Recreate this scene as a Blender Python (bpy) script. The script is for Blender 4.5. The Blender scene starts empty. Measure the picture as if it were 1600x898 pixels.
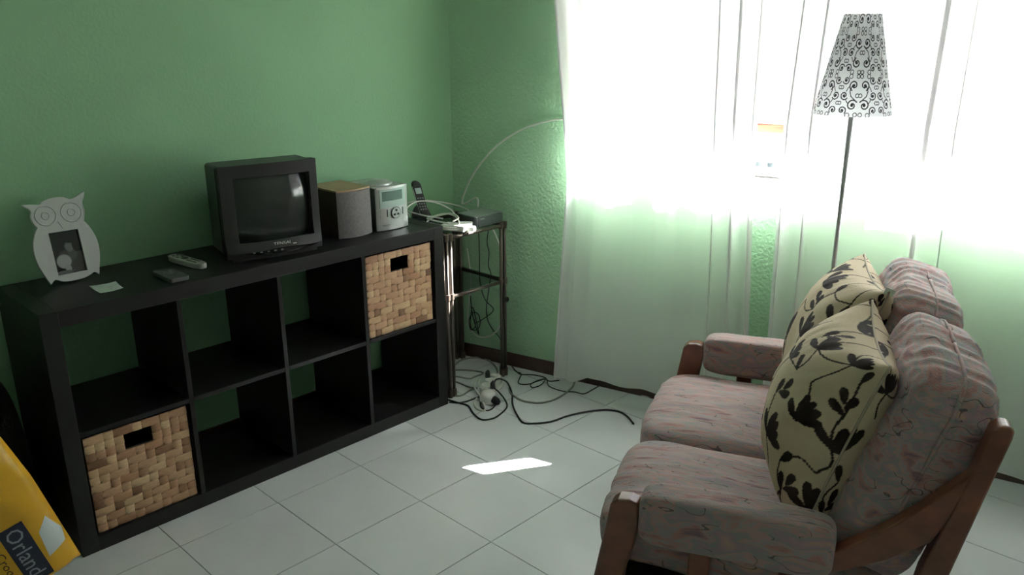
import bpy, bmesh, math, random
import numpy as np
from mathutils import Vector, Matrix, noise

random.seed(7)
PI = math.pi
S = bpy.context.scene
C = S.collection

# ------------------------------------------------------------------ camera
CAM = Vector((2.84359, -2.54751, 1.53219))
YAW, PITCH, ROLL, FPX = -0.76828, -0.30399, -0.00449, 1286.236
def cam_axes():
    cy, sy, cp, sp = math.cos(YAW), math.sin(YAW), math.cos(PITCH), math.sin(PITCH)
    f = Vector((sy*cp, cy*cp, sp)); r = Vector((cy, -sy, 0)); u = r.cross(f)
    c, s = math.cos(ROLL), math.sin(ROLL)
    return c*r + s*u, -s*r + c*u, f
R_, U_, F_ = cam_axes()
cd = bpy.data.cameras.new('camera'); cam = bpy.data.objects.new('camera', cd); C.objects.link(cam)
cd.sensor_width = 36; cd.lens = FPX/1600*36; cd.clip_start = .02
cam.matrix_world = Matrix(((R_.x, U_.x, -F_.x, CAM.x), (R_.y, U_.y, -F_.y, CAM.y), (R_.z, U_.z, -F_.z, CAM.z), (0, 0, 0, 1)))
S.camera = cam
# ------------------------------------------------------------------ sky, sun, exposure
W = bpy.data.worlds.new('world'); S.world = W; W.use_nodes = True
nt = W.node_tree
sky = nt.nodes.new('ShaderNodeTexSky'); sky.sky_type = 'NISHITA'; sky.sun_disc = False
sky.sun_elevation = math.radians(45); sky.sun_rotation = math.radians(30)
nt.links.new(sky.outputs[0], nt.nodes['Background'].inputs[0])
nt.nodes['Background'].inputs[1].default_value = 0.09
sd = bpy.data.lights.new('sun', 'SUN'); sd.energy = 14.0; sd.angle = math.radians(.53); sd.color = (1, .99, .97)
sun = bpy.data.objects.new('sun', sd); C.objects.link(sun); sun.location = (3, 4, 5)
sun.rotation_euler = Vector((-.507, -.862, -1.0)).to_track_quat('-Z', 'Y').to_euler()
S.view_settings.view_transform = 'Standard'; S.view_settings.look = 'None'
S.view_settings.gamma = 1; S.view_settings.use_curve_mapping = False
S.view_settings.exposure = 3.7
S.cycles.use_denoising = True
S.cycles.max_bounces = 10; S.cycles.diffuse_bounces = 6; S.cycles.transmission_bounces = 8
S.cycles.transparent_max_bounces = 16
S.cycles.sample_clamp_indirect = 6.0

# ------------------------------------------------------------------ materials
def mat(name, col, rough=.6, metal=0, var=0, vscale=8, bump=0, bscale=60, spec=.5, stretch=(1, 1, 1), col2=None, trans=0, alpha=1, coat=0):
    m = bpy.data.materials.new(name); m.use_nodes = True
    n = m.node_tree.nodes; l = m.node_tree.links; b = n['Principled BSDF']
    b.inputs['Base Color'].default_value = (*col, 1); b.inputs['Roughness'].default_value = rough
    b.inputs['Metallic'].default_value = metal; b.inputs['Specular IOR Level'].default_value = spec
    if trans: b.inputs['Transmission Weight'].default_value = trans
    if alpha < 1: b.inputs['Alpha'].default_value = alpha
    if coat: b.inputs['Coat Weight'].default_value = coat
    if var or bump or col2:
        tc = n.new('ShaderNodeTexCoord'); mp = n.new('ShaderNodeMapping'); mp.inputs['Scale'].default_value = stretch
        l.new(tc.outputs['Object'], mp.inputs[0])
    if var or col2:
        t = n.new('ShaderNodeTexNoise'); t.inputs['Scale'].default_value = vscale; t.inputs['Detail'].default_value = 5
        l.new(mp.outputs[0], t.inputs['Vector'])
        rp = n.new('ShaderNodeValToRGB'); rp.color_ramp.elements[0].position = .3; rp.color_ramp.elements[1].position = .7
        c2 = col2 if col2 else tuple(min(1, c*(1+var)) for c in col)
        c1 = col if col2 else tuple(c*(1-var) for c in col)
        rp.color_ramp.elements[0].color = (*c1, 1); rp.color_ramp.elements[1].color = (*c2, 1)
        l.new(t.outputs['Fac'], rp.inputs[0]); l.new(rp.outputs[0], b.inputs['Base Color'])
    if bump:
        t2 = n.new('ShaderNodeTexNoise'); t2.inputs['Scale'].default_value = bscale; t2.inputs['Detail'].default_value = 3
        l.new(mp.outputs[0], t2.inputs['Vector'])
        bp = n.new('ShaderNodeBump'); bp.inputs['Strength'].default_value = bump; bp.inputs['Distance'].default_value = .01
        l.new(t2.outputs['Fac'], bp.inputs['Height']); l.new(bp.outputs[0], b.inputs['Normal'])
    return m
M = {}
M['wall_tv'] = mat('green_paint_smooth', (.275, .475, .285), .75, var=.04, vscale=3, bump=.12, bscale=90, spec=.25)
M['wall_win'] = mat('green_paint_rough_glare', (.40, .64, .41), .6, var=.04, vscale=3, bump=.55, bscale=75, spec=.35)  # green raised above the TV wall's, window glare put into the colour
M['ceiling'] = mat('white_ceiling', (.84, .85, .82), .9)
M['wall_plain'] = mat('plain_far_walls', (.66, .70, .62), .9)
M['tile'] = mat('glazed_floor_tile', (.655, .665, .68), .32, var=.04, vscale=4, bump=.03, bscale=14, spec=.5)
M['grout'] = mat('grout', (.13, .125, .11), .9)
M['skirting'] = mat('brown_skirting_tile', (.07, .035, .028), .35, var=.25, vscale=14)
M['black_wood'] = mat('black_brown_veneer', (.0105, .0095, .0095), .42, var=.25, vscale=30, stretch=(12, 1, 12), spec=.4)
M['frame_wood'] = mat('window_wood', (.42, .20, .11), .5, var=.3, vscale=12, stretch=(1, 1, 8))
M['pink_wood'] = mat('pale_sash_wood', (.55, .30, .27), .5, var=.15, vscale=12)
M['sill'] = mat('pale_marble_sill', (.34, .33, .32), .3, var=.05)
M['glass'] = None
M['sofa_wood'] = mat('varnished_reddish_wood', (.165, .052, .028), .28, var=.35, vscale=16, stretch=(1, 6, 1.5), spec=.6, coat=.3)
M['tv_case'] = mat('black_tv_plastic', (.016, .0155, .016), .42, bump=.05, bscale=400)
M['tv_gloss'] = mat('glossy_black_plastic', (.008, .008, .009), .15)
M['tv_screen'] = mat('grey_picture_tube_glass', (.024, .028, .026), .10, spec=.6)
M['spk_wood'] = mat('light_beech_veneer', (.38, .25, .14), .45, var=.15, vscale=14, stretch=(1, 8, 1))
M['spk_shaded'] = mat('shaded_beech_veneer', (.06, .04, .028), .5, var=.2, vscale=14)  # same wood as the top board, with the sides' shade put into the colour
M['grille'] = mat('grey_speaker_cloth', (.19, .175, .175), .85, var=.15, vscale=120, bump=.3, bscale=500)
M['silver'] = mat('silver_plastic', (.50, .51, .50), .3, metal=.55, spec=.6)
M['silver_dark'] = mat('grey_plastic', (.16, .165, .16), .4)
M['lcd'] = mat('grey_green_display', (.13, .20, .17), .12)
M['lcd_frame'] = mat('pale_green_display_surround', (.42, .52, .48), .15)
M['black'] = mat('black_plastic', (.012, .013, .013), .35)
M['black_soft'] = mat('black_fabric', (.010, .010, .010), .9, bump=.3, bscale=200)
M['key_grey'] = mat('grey_keys', (.22, .23, .23), .5)
M['white_plastic'] = mat('white_plastic', (.72, .72, .68), .4)
M['cable_white'] = mat('off_white_cable', (.66, .67, .61), .5)
M['cable_grey'] = mat('grey_cable', (.27, .28, .25), .55)
M['remote_white'] = mat('remote_pale_plastic', (.36, .36, .32), .4)
M['remote_grey'] = mat('remote_grey_plastic', (.085, .09, .09), .45)
M['paper'] = mat('paper', (.50, .58, .50), .8, var=.12, vscale=30)
M['owl_white'] = mat('white_painted_wood', (.52, .53, .51), .5)
M['tube'] = mat('bronzed_metal_tube', (.12, .095, .082), .38, metal=.6)
M['tube_joint'] = mat('dark_bronze_joint', (.13, .095, .08), .35, metal=.6)
M['box_blue'] = mat('grey_blue_set_top_box', (.055, .065, .065), .4)
M['box_top'] = mat('brushed_grey_lid', (.24, .27, .26), .35)
M['pole'] = mat('brushed_steel_pole', (.42, .43, .43), .35, metal=.2)
M['bag_yellow'] = mat('yellow_foil_bag', (.72, .38, .015), .35, var=.12, vscale=7, spec=.6)
M['bag_white'] = mat('white_bag_panel', (.60, .64, .66), .45, var=.05)
M['bag_label'] = mat('dark_navy_label', (.018, .020, .045), .4)
M['bag_grey'] = mat('grey_lettering', (.30, .32, .36), .5)
M['bag_text'] = mat('dark_red_print', (.05, .015, .012), .5)
M['ground_out'] = mat('sunlit_terrace', (.13, .12, .10), .9, var=.1, vscale=2)
M['house_out'] = mat('pale_render', (.86, .85, .83), .9)
M['house_glass'] = mat('blue_pane', (.10, .32, .38), .1)
M['roof_out'] = mat('roof_tile_red', (.45, .17, .10), .9, var=.2)
M['pink_logo'] = mat('pale_print', (.62, .63, .62), .4)

def glass_mat(name, col, fac):
    m = bpy.data.materials.new(name); m.use_nodes = True; n = m.node_tree.nodes; l = m.node_tree.links; n.clear()
    o = n.new('ShaderNodeOutputMaterial'); mx = n.new('ShaderNodeMixShader'); t = n.new('ShaderNodeBsdfTransparent'); g = n.new('ShaderNodeBsdfGlossy')
    t.inputs[0].default_value = (*col, 1); g.inputs['Roughness'].default_value = .03
    mx.inputs[0].default_value = .05; l.new(t.outputs[0], mx.inputs[1]); l.new(g.outputs[0], mx.inputs[2]); l.new(mx.outputs[0], o.inputs[0])
    return m
M['glass'] = glass_mat('window_glass', (.93, .96, .95), 0)
M['smoked'] = glass_mat('smoked_glass', (.68, .70, .70), 0)

def curtain_mat():
    m = bpy.data.materials.new('off_white_curtain_voile'); m.use_nodes = True; n = m.node_tree.nodes; l = m.node_tree.links; n.clear()
    o = n.new('ShaderNodeOutputMaterial')
    d = n.new('ShaderNodeBsdfDiffuse'); d.inputs[0].default_value = (.88, .87, .88, 1)
    t = n.new('ShaderNodeBsdfTranslucent'); t.inputs[0].default_value = (.91, .90, .91, 1)
    tp = n.new('ShaderNodeBsdfTransparent'); tp.inputs[0].default_value = (1, 1, 1, 1)
    a = n.new('ShaderNodeMixShader'); a.inputs[0].default_value = .46
    b = n.new('ShaderNodeMixShader')
    tc = n.new('ShaderNodeTexCoord'); ns = n.new('ShaderNodeTexNoise'); ns.inputs['Scale'].default_value = 18
    mp = n.new('ShaderNodeMapping'); mp.inputs['Scale'].default_value = (3, 3, .3)
    l.new(tc.outputs['Object'], mp.inputs[0]); l.new(mp.outputs[0], ns.inputs['Vector'])
    mr = n.new('ShaderNodeMapRange'); mr.inputs[3].default_value = .0; mr.inputs[4].default_value = .005
    l.new(ns.outputs['Fac'], mr.inputs[0]); l.new(mr.outputs[0], b.inputs[0])
    l.new(d.outputs[0], a.inputs[1]); l.new(t.outputs[0], a.inputs[2]); l.new(a.outputs[0], b.inputs[1]); l.new(tp.outputs[0], b.inputs[2])
    l.new(b.outputs[0], o.inputs[0])
    return m
M['curtain'] = curtain_mat()

def attr_mat(name, base, rough=.8, translucent=0, bump=0, spec=.2, var=0):
    """colour = base mixed to the printed ink by the vertex colour 'print'"""
    m = bpy.data.materials.new(name); m.use_nodes = True; n = m.node_tree.nodes; l = m.node_tree.links; b = n['Principled BSDF']
    b.inputs['Roughness'].default_value = rough; b.inputs['Specular IOR Level'].default_value = spec
    a = n.new('ShaderNodeAttribute'); a.attribute_name = 'print'
    out = a.outputs['Color']
    if var:
        tc = n.new('ShaderNodeTexCoord'); t = n.new('ShaderNodeTexNoise'); t.inputs['Scale'].default_value = 9
        l.new(tc.outputs['Object'], t.inputs['Vector'])
        mr = n.new('ShaderNodeMapRange'); mr.inputs[3].default_value = 1-var; mr.inputs[4].default_value = 1+var
        l.new(t.outputs['Fac'], mr.inputs[0])
        vm = n.new('ShaderNodeVectorMath'); vm.operation = 'SCALE'; l.new(out, vm.inputs[0]); l.new(mr.outputs[0], vm.inputs['Scale'])
        out = vm.outputs[0]
    l.new(out, b.inputs['Base Color'])
    if bump:
        tc = n.new('ShaderNodeTexCoord'); t = n.new('ShaderNodeTexNoise'); t.inputs['Scale'].default_value = 300
        l.new(tc.outputs['Object'], t.inputs['Vector'])
        bp = n.new('ShaderNodeBump'); bp.inputs['Strength'].default_value = bump; bp.inputs['Distance'].default_value = .005
        l.new(t.outputs['Fac'], bp.inputs['Height']); l.new(bp.outputs[0], b.inputs['Normal'])
    if translucent:
        o = n['Material Output']; tr = n.new('ShaderNodeBsdfTranslucent'); l.new(out, tr.inputs[0])
        mx = n.new('ShaderNodeMixShader'); mx.inputs[0].default_value = translucent
        l.new(b.outputs[0], mx.inputs[1]); l.new(tr.outputs[0], mx.inputs[2]); l.new(mx.outputs[0], o.inputs[0])
    return m
M['pillow'] = attr_mat('printed_cotton', None, .85, bump=.25, var=.06)
M['shade'] = attr_mat('printed_lamp_shade', None, .6, translucent=.55)
M['photo'] = attr_mat('black_and_white_photo', None, .25, spec=.5)

def sofa_fabric(nm='feathered_pink_grey_upholstery', sw=False):
    fx_ = (lambda t_: (t_[1]*.35, 1, t_[1]*.6)) if sw else (lambda t_: t_)
    m = bpy.data.materials.new(nm); m.use_nodes = True; n = m.node_tree.nodes; l = m.node_tree.links; b = n['Principled BSDF']
    b.inputs['Roughness'].default_value = .8; b.inputs['Specular IOR Level'].default_value = .25
    b.inputs['Sheen Weight'].default_value = .15
    tc = n.new('ShaderNodeTexCoord')
    def streak(rot, sc, scale, det=3, dist=.35):
        mp = n.new('ShaderNodeMapping'); mp.inputs['Rotation'].default_value = rot; mp.inputs['Scale'].default_value = fx_(sc)
        l.new(tc.outputs['Object'], mp.inputs[0])
        t = n.new('ShaderNodeTexNoise'); t.inputs['Scale'].default_value = scale; t.inputs['Detail'].default_value = det; t.inputs['Distortion'].default_value = dist
        l.new(mp.outputs[0], t.inputs['Vector']); return t.outputs['Fac']
    s1 = streak((0, 0, .5) if not sw else (.35, 0, .3), (1, 7, 2.5), 7); s2 = streak((0, 0, -.45) if not sw else (-.35, 0, -.2), (1, 8, 3), 8); msk = streak((0, 0, 0), (1, 1, 1), 6, 1)
    r0 = n.new('ShaderNodeValToRGB'); r0.color_ramp.elements[0].position = .46; r0.color_ramp.elements[1].position = .54; l.new(msk, r0.inputs[0])
    mx = n.new('ShaderNodeMix'); l.new(r0.outputs[0], mx.inputs[0]); l.new(s1, mx.inputs[2]); l.new(s2, mx.inputs[3])
    r1 = n.new('ShaderNodeValToRGB'); cr = r1.color_ramp
    cols = [(.30, (.20, .13, .17)), (.40, (.42, .22, .20)), (.45, (.31, .29, .30)), (.50, (.45, .26, .24)), (.55, (.25, .27, .26)), (.60, (.34, .23, .28)), (.70, (.47, .30, .23))]
    cr.elements[0].position, cr.elements[0].color = cols[0][0], (*cols[0][1], 1)
    cr.elements[1].position, cr.elements[1].color = cols[-1][0], (*cols[-1][1], 1)
    for p_, c_ in cols[1:-1]:
        e = cr.elements.new(p_); e.color = (*c_, 1)
    l.new(mx.outputs[0], r1.inputs[0])
    # thin dark scribbles: contour lines of a stretched noise
    s3 = streak((0, 0, .55), (1, 5.0, 3.0), 9, 1, .3)
    gate = streak((0, 0, -.3), (1, 1.5, 1), 10, 0, 0)
    sub = n.new('ShaderNodeMath'); sub.operation = 'SUBTRACT'; sub.inputs[1].default_value = .5; l.new(s3, sub.inputs[0])
    ab = n.new('ShaderNodeMath'); ab.operation = 'ABSOLUTE'; l.new(sub.outputs[0], ab.inputs[0])
    lt = n.new('ShaderNodeMath'); lt.operation = 'LESS_THAN'; lt.inputs[1].default_value = .0075; l.new(ab.outputs[0], lt.inputs[0])
    g2 = n.new('ShaderNodeMath'); g2.operation = 'GREATER_THAN'; g2.inputs[1].default_value = .55 if sw else .51; l.new(gate, g2.inputs[0])
    mu = n.new('ShaderNodeMath'); mu.operation = 'MULTIPLY'; l.new(lt.outputs[0], mu.inputs[0]); l.new(g2.outputs[0], mu.inputs[1])
    mu2 = n.new('ShaderNodeMath'); mu2.operation = 'MULTIPLY'; mu2.inputs[1].default_value = .75; l.new(mu.outputs[0], mu2.inputs[0])
    m2 = n.new('ShaderNodeMix'); m2.data_type = 'RGBA'; l.new(mu2.outputs[0], m2.inputs[0]); l.new(r1.outputs[0], m2.inputs[6]); m2.inputs[7].default_value = (.06, .05, .06, 1)
    l.new(m2.outputs[2], b.inputs['Base Color'])
    t = n.new('ShaderNodeTexNoise'); t.inputs['Scale'].default_value = 260; l.new(tc.outputs['Object'], t.inputs['Vector'])
    bp = n.new('ShaderNodeBump'); bp.inputs['Strength'].default_value = .3; bp.inputs['Distance'].default_value = .004
    l.new(t.outputs['Fac'], bp.inputs['Height']); l.new(bp.outputs[0], b.inputs['Normal'])
    return m
M['fabric'] = sofa_fabric(); M['fabric_back'] = sofa_fabric('feathered_pink_grey_upholstery_back', True)

def strand_mat():
    m = bpy.data.materials.new('woven_water_hyacinth'); m.use_nodes = True; n = m.node_tree.nodes; l = m.node_tree.links; b = n['Principled BSDF']
    b.inputs['Roughness'].default_value = .6
    oi = n.new('ShaderNodeObjectInfo'); r = n.new('ShaderNodeValToRGB'); cr = r.color_ramp
    cr.elements[0].color = (.20, .10, .052, 1); cr.elements[1].color = (.62, .42, .25, 1)
    for p_, c_ in ((.15, (.42, .22, .12)), (.5, (.50, .29, .17)), (.8, (.55, .35, .20))):
        e = cr.elements.new(p_); e.color = (*c_, 1)
    l.new(oi.outputs['Random'], r.inputs[0])
    tc = n.new('ShaderNodeTexCoord'); mp = n.new('ShaderNodeMapping'); mp.inputs['Scale'].default_value = (1, 2, 16)
    l.new(tc.outputs['Object'], mp.inputs[0]); t = n.new('ShaderNodeTexNoise'); t.inputs['Scale'].default_value = 25; l.new(mp.outputs[0], t.inputs['Vector'])
    mr = n.new('ShaderNodeMapRange'); mr.inputs[3].default_value = .7; mr.inputs[4].default_value = 1.25; l.new(t.outputs['Fac'], mr.inputs[0])
    vm = n.new('ShaderNodeVectorMath'); vm.operation = 'SCALE'; l.new(r.outputs[0], vm.inputs[0]); l.new(mr.outputs[0], vm.inputs['Scale'])
    l.new(vm.outputs[0], b.inputs['Base Color']); return m
M['strand'] = strand_mat()
M['basket_dark'] = mat('basket_inner', (.035, .022, .014), .9)

# ------------------------------------------------------------------ mesh helpers
def obj(name, mesh, m=None, parent=None, loc=None, rot=None, smooth=False, bevel=0, seg=2, label=None):
    o = bpy.data.objects.new(name, mesh); C.objects.link(o)
    if m is not None and not mesh.materials: mesh.materials.append(m)
    if parent: o.parent = parent
    if loc is not None: o.location = loc
    if rot is not None: o.rotation_euler = rot
    if smooth:
        mesh.polygons.foreach_set('use_smooth', [True]*len(mesh.polygons))
    if bevel:
        b = o.modifiers.new('bevel', 'BEVEL'); b.width = bevel; b.segments = seg; b.limit_method = 'ANGLE'; b.angle_limit = .6
    if label: o['label'] = label
    return o
def mk(name, V, F):
    me = bpy.data.meshes.new(name); me.from_pydata([tuple(v) for v in V], [], [tuple(f) for f in F]); me.update(); return me
class MB:
    def __init__(s): s.V = []; s.F = []
    def add(s, V, F):
        k = len(s.V); s.V += [tuple(v) for v in V]; s.F += [tuple(i+k for i in f) for f in F]; return s
    def box(s, x0, x1, y0, y1, z0, z1):
        V = [(x, y, z) for x in (x0, x1) for y in (y0, y1) for z in (z0, z1)]
        return s.add(V, [(0, 1, 3, 2), (4, 6, 7, 5), (0, 4, 5, 1), (2, 3, 7, 6), (0, 2, 6, 4), (1, 5, 7, 3)])
    def prism(s, poly, a, b, f):
        """poly 2-D ccw, extruded from a to b; f(p,q,t)->xyz"""
        n = len(poly); V = [f(p, q, a) for p, q in poly] + [f(p, q, b) for p, q in poly]
        return s.add(V, [tuple(range(n-1, -1, -1)), tuple(range(n, 2*n))] + [(i, (i+1) % n, n+(i+1) % n, n+i) for i in range(n)])
    def tube(s, P, r, seg=8, caps=True):
        P = [Vector(p) for p in P]; n = len(P); V = []; F = []
        rr = r if isinstance(r, (list, tuple)) else [r]*n
        up = Vector((0, 0, 1)); prev = None
        for i, p in enumerate(P):
            t = (P[min(i+1, n-1)] - P[max(i-1, 0)]).normalized()
            if prev is None:
                a = t.cross(up) if abs(t.z) < .95 else t.cross(Vector((1, 0, 0)))
            else: a = prev - t*prev.dot(t)
            a.normalize(); prev = a; b = t.cross(a)
            for k in range(seg):
                w = 2*PI*k/seg; V.append(p + (a*math.cos(w) + b*math.sin(w))*rr[i])
        for i in range(n-1):
            for k in range(seg):
                F.append((i*seg+k, i*seg+(k+1) % seg, (i+1)*seg+(k+1) % seg, (i+1)*seg+k))
        if caps: F += [tuple(range(seg-1, -1, -1)), tuple((n-1)*seg+k for k in range(seg))]
        return s.add(V, F)
    def lathe(s, prof, seg=32, c=(0, 0, 0)):
        V = []; F = []; n = len(prof)
        for r, z in prof:
            for k in range(seg): w = 2*PI*k/seg; V.append((c[0]+r*math.cos(w), c[1]+r*math.sin(w), c[2]+z))
        for i in range(n-1):
            for k in range(seg): F.append((i*seg+k, i*seg+(k+1) % seg, (i+1)*seg+(k+1) % seg, (i+1)*seg+k))
        F += [tuple(range(seg-1, -1, -1)), tuple((n-1)*seg+k for k in range(seg))]
        return s.add(V, F)
    def grid(s, nu, nv, f, closed_u=False):
        V = [f(i/(nu-1) if not closed_u else i/nu, j/(nv-1)) for j in range(nv) for i in range(nu)]
        F = [(j*nu+i, j*nu+(i+1) % nu, (j+1)*nu+(i+1) % nu, (j+1)*nu+i) for j in range(nv-1) for i in range(nu if closed_u else nu-1)]
        return s.add(V, F)
    def xf(s, f): s.V = [tuple(f(Vector(v))) for v in s.V]; return s
    def build(s, name, m, parent=None, **k): return obj(name, mk(name, s.V, s.F), m, parent, **k)
def box(name, m, parent, x0, x1, y0, y1, z0, z1, **k): return MB().box(x0, x1, y0, y1, z0, z1).build(name, m, parent, **k)
def thing(name, label, cat, loc=(0, 0, 0), rz=0, group=None, rot=None):
    o = bpy.data.objects.new(name, None); C.objects.link(o); o.location = loc; o.rotation_euler = rot or (0, 0, rz)
    o.empty_display_size = .05; o['label'] = label; o['category'] = cat
    if group: o['group'] = group
    return o
def tag(o, label, cat, group=None):
    o['label'] = label; o['category'] = cat
    if group: o['group'] = group
    return o
def struct(o): o['kind'] = 'structure'; return o
def catmull(P, n=8):
    P = [Vector(p) for p in P]; out = []
    Q = [P[0]*2-P[1]] + P + [P[-1]*2-P[-2]]
    for i in range(1, len(Q)-2):
        a, b, c, d = Q[i-1:i+3]
        for k in range(n):
            t = k/n; out.append(.5*((2*b)+(c-a)*t+(2*a-5*b+4*c-d)*t*t+(3*b-a-3*c+d)*t**3))
    out.append(P[-1]); return out
def text_mb(body, size):
    cu = bpy.data.curves.new('t', 'FONT'); cu.body = body; cu.size = size; cu.resolution_u = 2
    o = bpy.data.objects.new('t', cu); me = bpy.data.meshes.new_from_object(o)
    mb = MB(); mb.add([v.co[:] for v in me.vertices], [tuple(p.vertices) for p in me.polygons])
    bpy.data.objects.remove(o); bpy.data.meshes.remove(me); bpy.data.curves.remove(cu)
    return mb
def set_print(o, cols):
    a = o.data.color_attributes.new('print', 'FLOAT_COLOR', 'POINT')
    c = np.ones((len(o.data.vertices), 4), np.float32); c[:, :3] = cols; a.data.foreach_set('color', c.ravel())
def ray(u, v): return F_ + R_*((u-800)/FPX) - U_*((v-449)/FPX)
def at(u, v, z=0.0):                       # point on a horizontal surface of height z
    d = ray(u, v); return CAM + d*((z-CAM.z)/d.z)
def d_poly(X, Y, pts):                     # distance of points to a polyline
    D = np.full(X.shape, 9.0)
    for (x0, y0), (x1, y1) in zip(pts[:-1], pts[1:]):
        dx, dy = x1-x0, y1-y0; L = dx*dx+dy*dy+1e-12
        t = np.clip(((X-x0)*dx+(Y-y0)*dy)/L, 0, 1)
        D = np.minimum(D, np.hypot(X-x0-t*dx, Y-y0-t*dy))
    return D

# ------------------------------------------------------------------ room frame
A_ = 0.22373; CA, SA = math.cos(A_), math.sin(A_)
DW = Vector((CA, SA, 0)); NW = Vector((SA, -CA, 0))           # along the window wall, and into the room
def wp(t, off, z): return Vector((t*CA + off*SA, t*SA - off*CA, z))
def onwin(u, v, off=0.0):
    d = ray(u, v); P0 = NW*off; k = (P0-CAM).dot(NW)/d.dot(NW); p = CAM + d*k; return p.dot(DW), p.z
TR, H, YB, TH = 3.6, 2.55, -4.4, .25
XR = TR*CA
room = [(0, 0), (0, YB), (XR, YB), (XR, TR*SA)]
WT0, WT1, WZ0, WZ1 = .60, 2.85, .975, 2.12
# window wall: four blocks round the opening
b = MB()
for t0, t1, z0, z1 in ((-.25, WT0, 0, H), (WT1, TR+.3, 0, H), (WT0, WT1, 0, WZ0-.03), (WT0, WT1, WZ1, H)):
    V = [wp(t, o_, z) for t in (t0, t1) for o_ in (-TH, 0) for z in (z0, z1)]
    b.add(V, [(0, 1, 3, 2), (4, 6, 7, 5), (0, 4, 5, 1), (2, 3, 7, 6), (0, 2, 6, 4), (1, 5, 7, 3)])
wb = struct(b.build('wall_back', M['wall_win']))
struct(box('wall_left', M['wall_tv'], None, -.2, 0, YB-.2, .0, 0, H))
struct(box('wall_right', M['wall_plain'], None, XR, XR+.2, YB-.2, TR*SA, 0, H))
struct(box('wall_front', M['wall_plain'], None, 0, XR, YB-.2, YB, 0, H))
struct(MB().prism([(-.2, YB-.2), (XR+.3, YB-.2), (XR+.3, TR*SA+.35), (-.2, .25)], H, H+.15, lambda p, q, t: (p, q, t)).build('ceiling', M['ceiling']))
fl = struct(MB().prism([(-.2, YB-.2), (XR+.3, YB-.2), (XR+.3, TR*SA+.35), (-.2, .25)], -.12, -.0035, lambda p, q, t: (p, q, t)).build('floor', M['grout']))
# floor tiles, one by one, cut along the walls
TS, TX, TY, G = .34217, .56443, -1.68147, .0016
def clip(poly, a, bb):
    out = []; n = len(poly)
    nx, ny = -(bb[1]-a[1]), bb[0]-a[0]
    f = lambda p: (p[0]-a[0])*nx + (p[1]-a[1])*ny
    for i in range(n):
        p, q = poly[i], poly[(i+1) % n]; fp, fq = f(p), f(q)
        if fp >= 0: out.append(p)
        if fp*fq < 0:
            t = fp/(fp-fq); out.append((p[0]+(q[0]-p[0])*t, p[1]+(q[1]-p[1])*t))
    return out
hx = TS/2-G
full_tile = MB().prism([(-hx, -hx), (hx, -hx), (hx, hx), (-hx, hx)], -.0035, 0, lambda p, q, t: (p, q, t))
tile_me = mk('tile', full_tile.V, full_tile.F); tile_me.materials.append(M['tile'])
for i in range(-3, 11):
    for j in range(-10, 8):
        cx, cy = TX+(i+.5)*TS, TY+(j+.5)*TS
        poly = [(cx-hx, cy-hx), (cx+hx, cy-hx), (cx+hx, cy+hx), (cx-hx, cy+hx)]; n0 = list(poly)
        for a, bb in zip(room, room[1:]+room[:1]): 
            poly = clip(poly, a, bb)
            if len(poly) < 3: break
        if len(poly) < 3: continue
        if len(poly) == 4 and all(math.dist(p, q) < 1e-6 for p, q in zip(sorted(poly), sorted(n0))):
            obj('tile', tile_me, None, fl, loc=(cx, cy, random.uniform(-.0003, 0)))
        else:
            MB().prism([(p[0]-cx, p[1]-cy) for p in poly], -.0035, 0, lambda p, q, t: (p, q, t)).build('tile', M['tile'], fl, loc=(cx, cy, 0))
# skirtings
def bar_w(t0, t1, o0, o1, z0, z1):
    V = [wp(t, o_, z) for t in (t0, t1) for o_ in (o0, o1) for z in (z0, z1)]
    return MB().add(V, [(0, 2, 3, 1), (4, 5, 7, 6), (0, 1, 5, 4), (2, 6, 7, 3), (0, 4, 6, 2), (1, 3, 7, 5)])
struct(bar_w(.003, TR-.01, 0, .010, 0, .066).build('baseboard_back', M['skirting'], bevel=.002))
struct(box('baseboard_left', M['skirting'], None, 0, .010, YB, -.012, 0, .066, bevel=.002))
struct(box('baseboard_right', M['skirting'], None, XR-.010, XR, YB, .78, 0, .066))
# window
wn = struct(bar_w(WT0, WT1, -.245, -.001, WZ0-.03, WZ0).build('window_1', M['sill']))
wf = MB()
def fr(t0, t1, z0, z1, o0=-.20, o1=-.14): m_ = bar_w(t0, t1, o0, o1, z0, z1); wf.add(m_.V, m_.F)
fr(WT0, WT0+.05, WZ0, WZ1); fr(WT1-.05, WT1, WZ0, WZ1); fr(WT0, WT1, WZ1-.05, WZ1); 
bar_w(WT0+.05, WT1-.05, -.20, -.14, WZ0, WZ0+.03).build('bottom_rail', M['sill'], wn, bevel=.004)
wf.build('frame', M['frame_wood'], wn, bevel=.004)
bar_w(WT0+.05, WT1-.05, -.19, -.145, 1.145, 1.178).build('transom', M['frame_wood'], wn, bevel=.004)
mid = [WT0+.05, 1.24, 2.02, WT1-.05]
for k in range(3):
    a0, a1 = mid[k], mid[k+1]
    m_ = MB()
    for q in ((a0+.003, a0+.033, 1.19, 2.07), (a1-.033, a1-.003, 1.19, 2.07), (a0+.003, a1-.003, 1.19, 1.212), (a0+.003, a1-.003, 2.04, 2.07)):
        x_ = bar_w(q[0], q[1], -.18, -.15, q[2], q[3]); m_.add(x_.V, x_.F)
    s_ = m_.build('sash', M['pink_wood'], wn, bevel=.003)
    bar_w(a0+.033, a1-.033, -.167, -.163, 1.212, 2.04).build('pane', M['glass'], s_)
    bar_w(a0+.003, a1-.003, -.167, -.163, WZ0+.035, 1.145).build('pane', M['glass'], wn)

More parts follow.
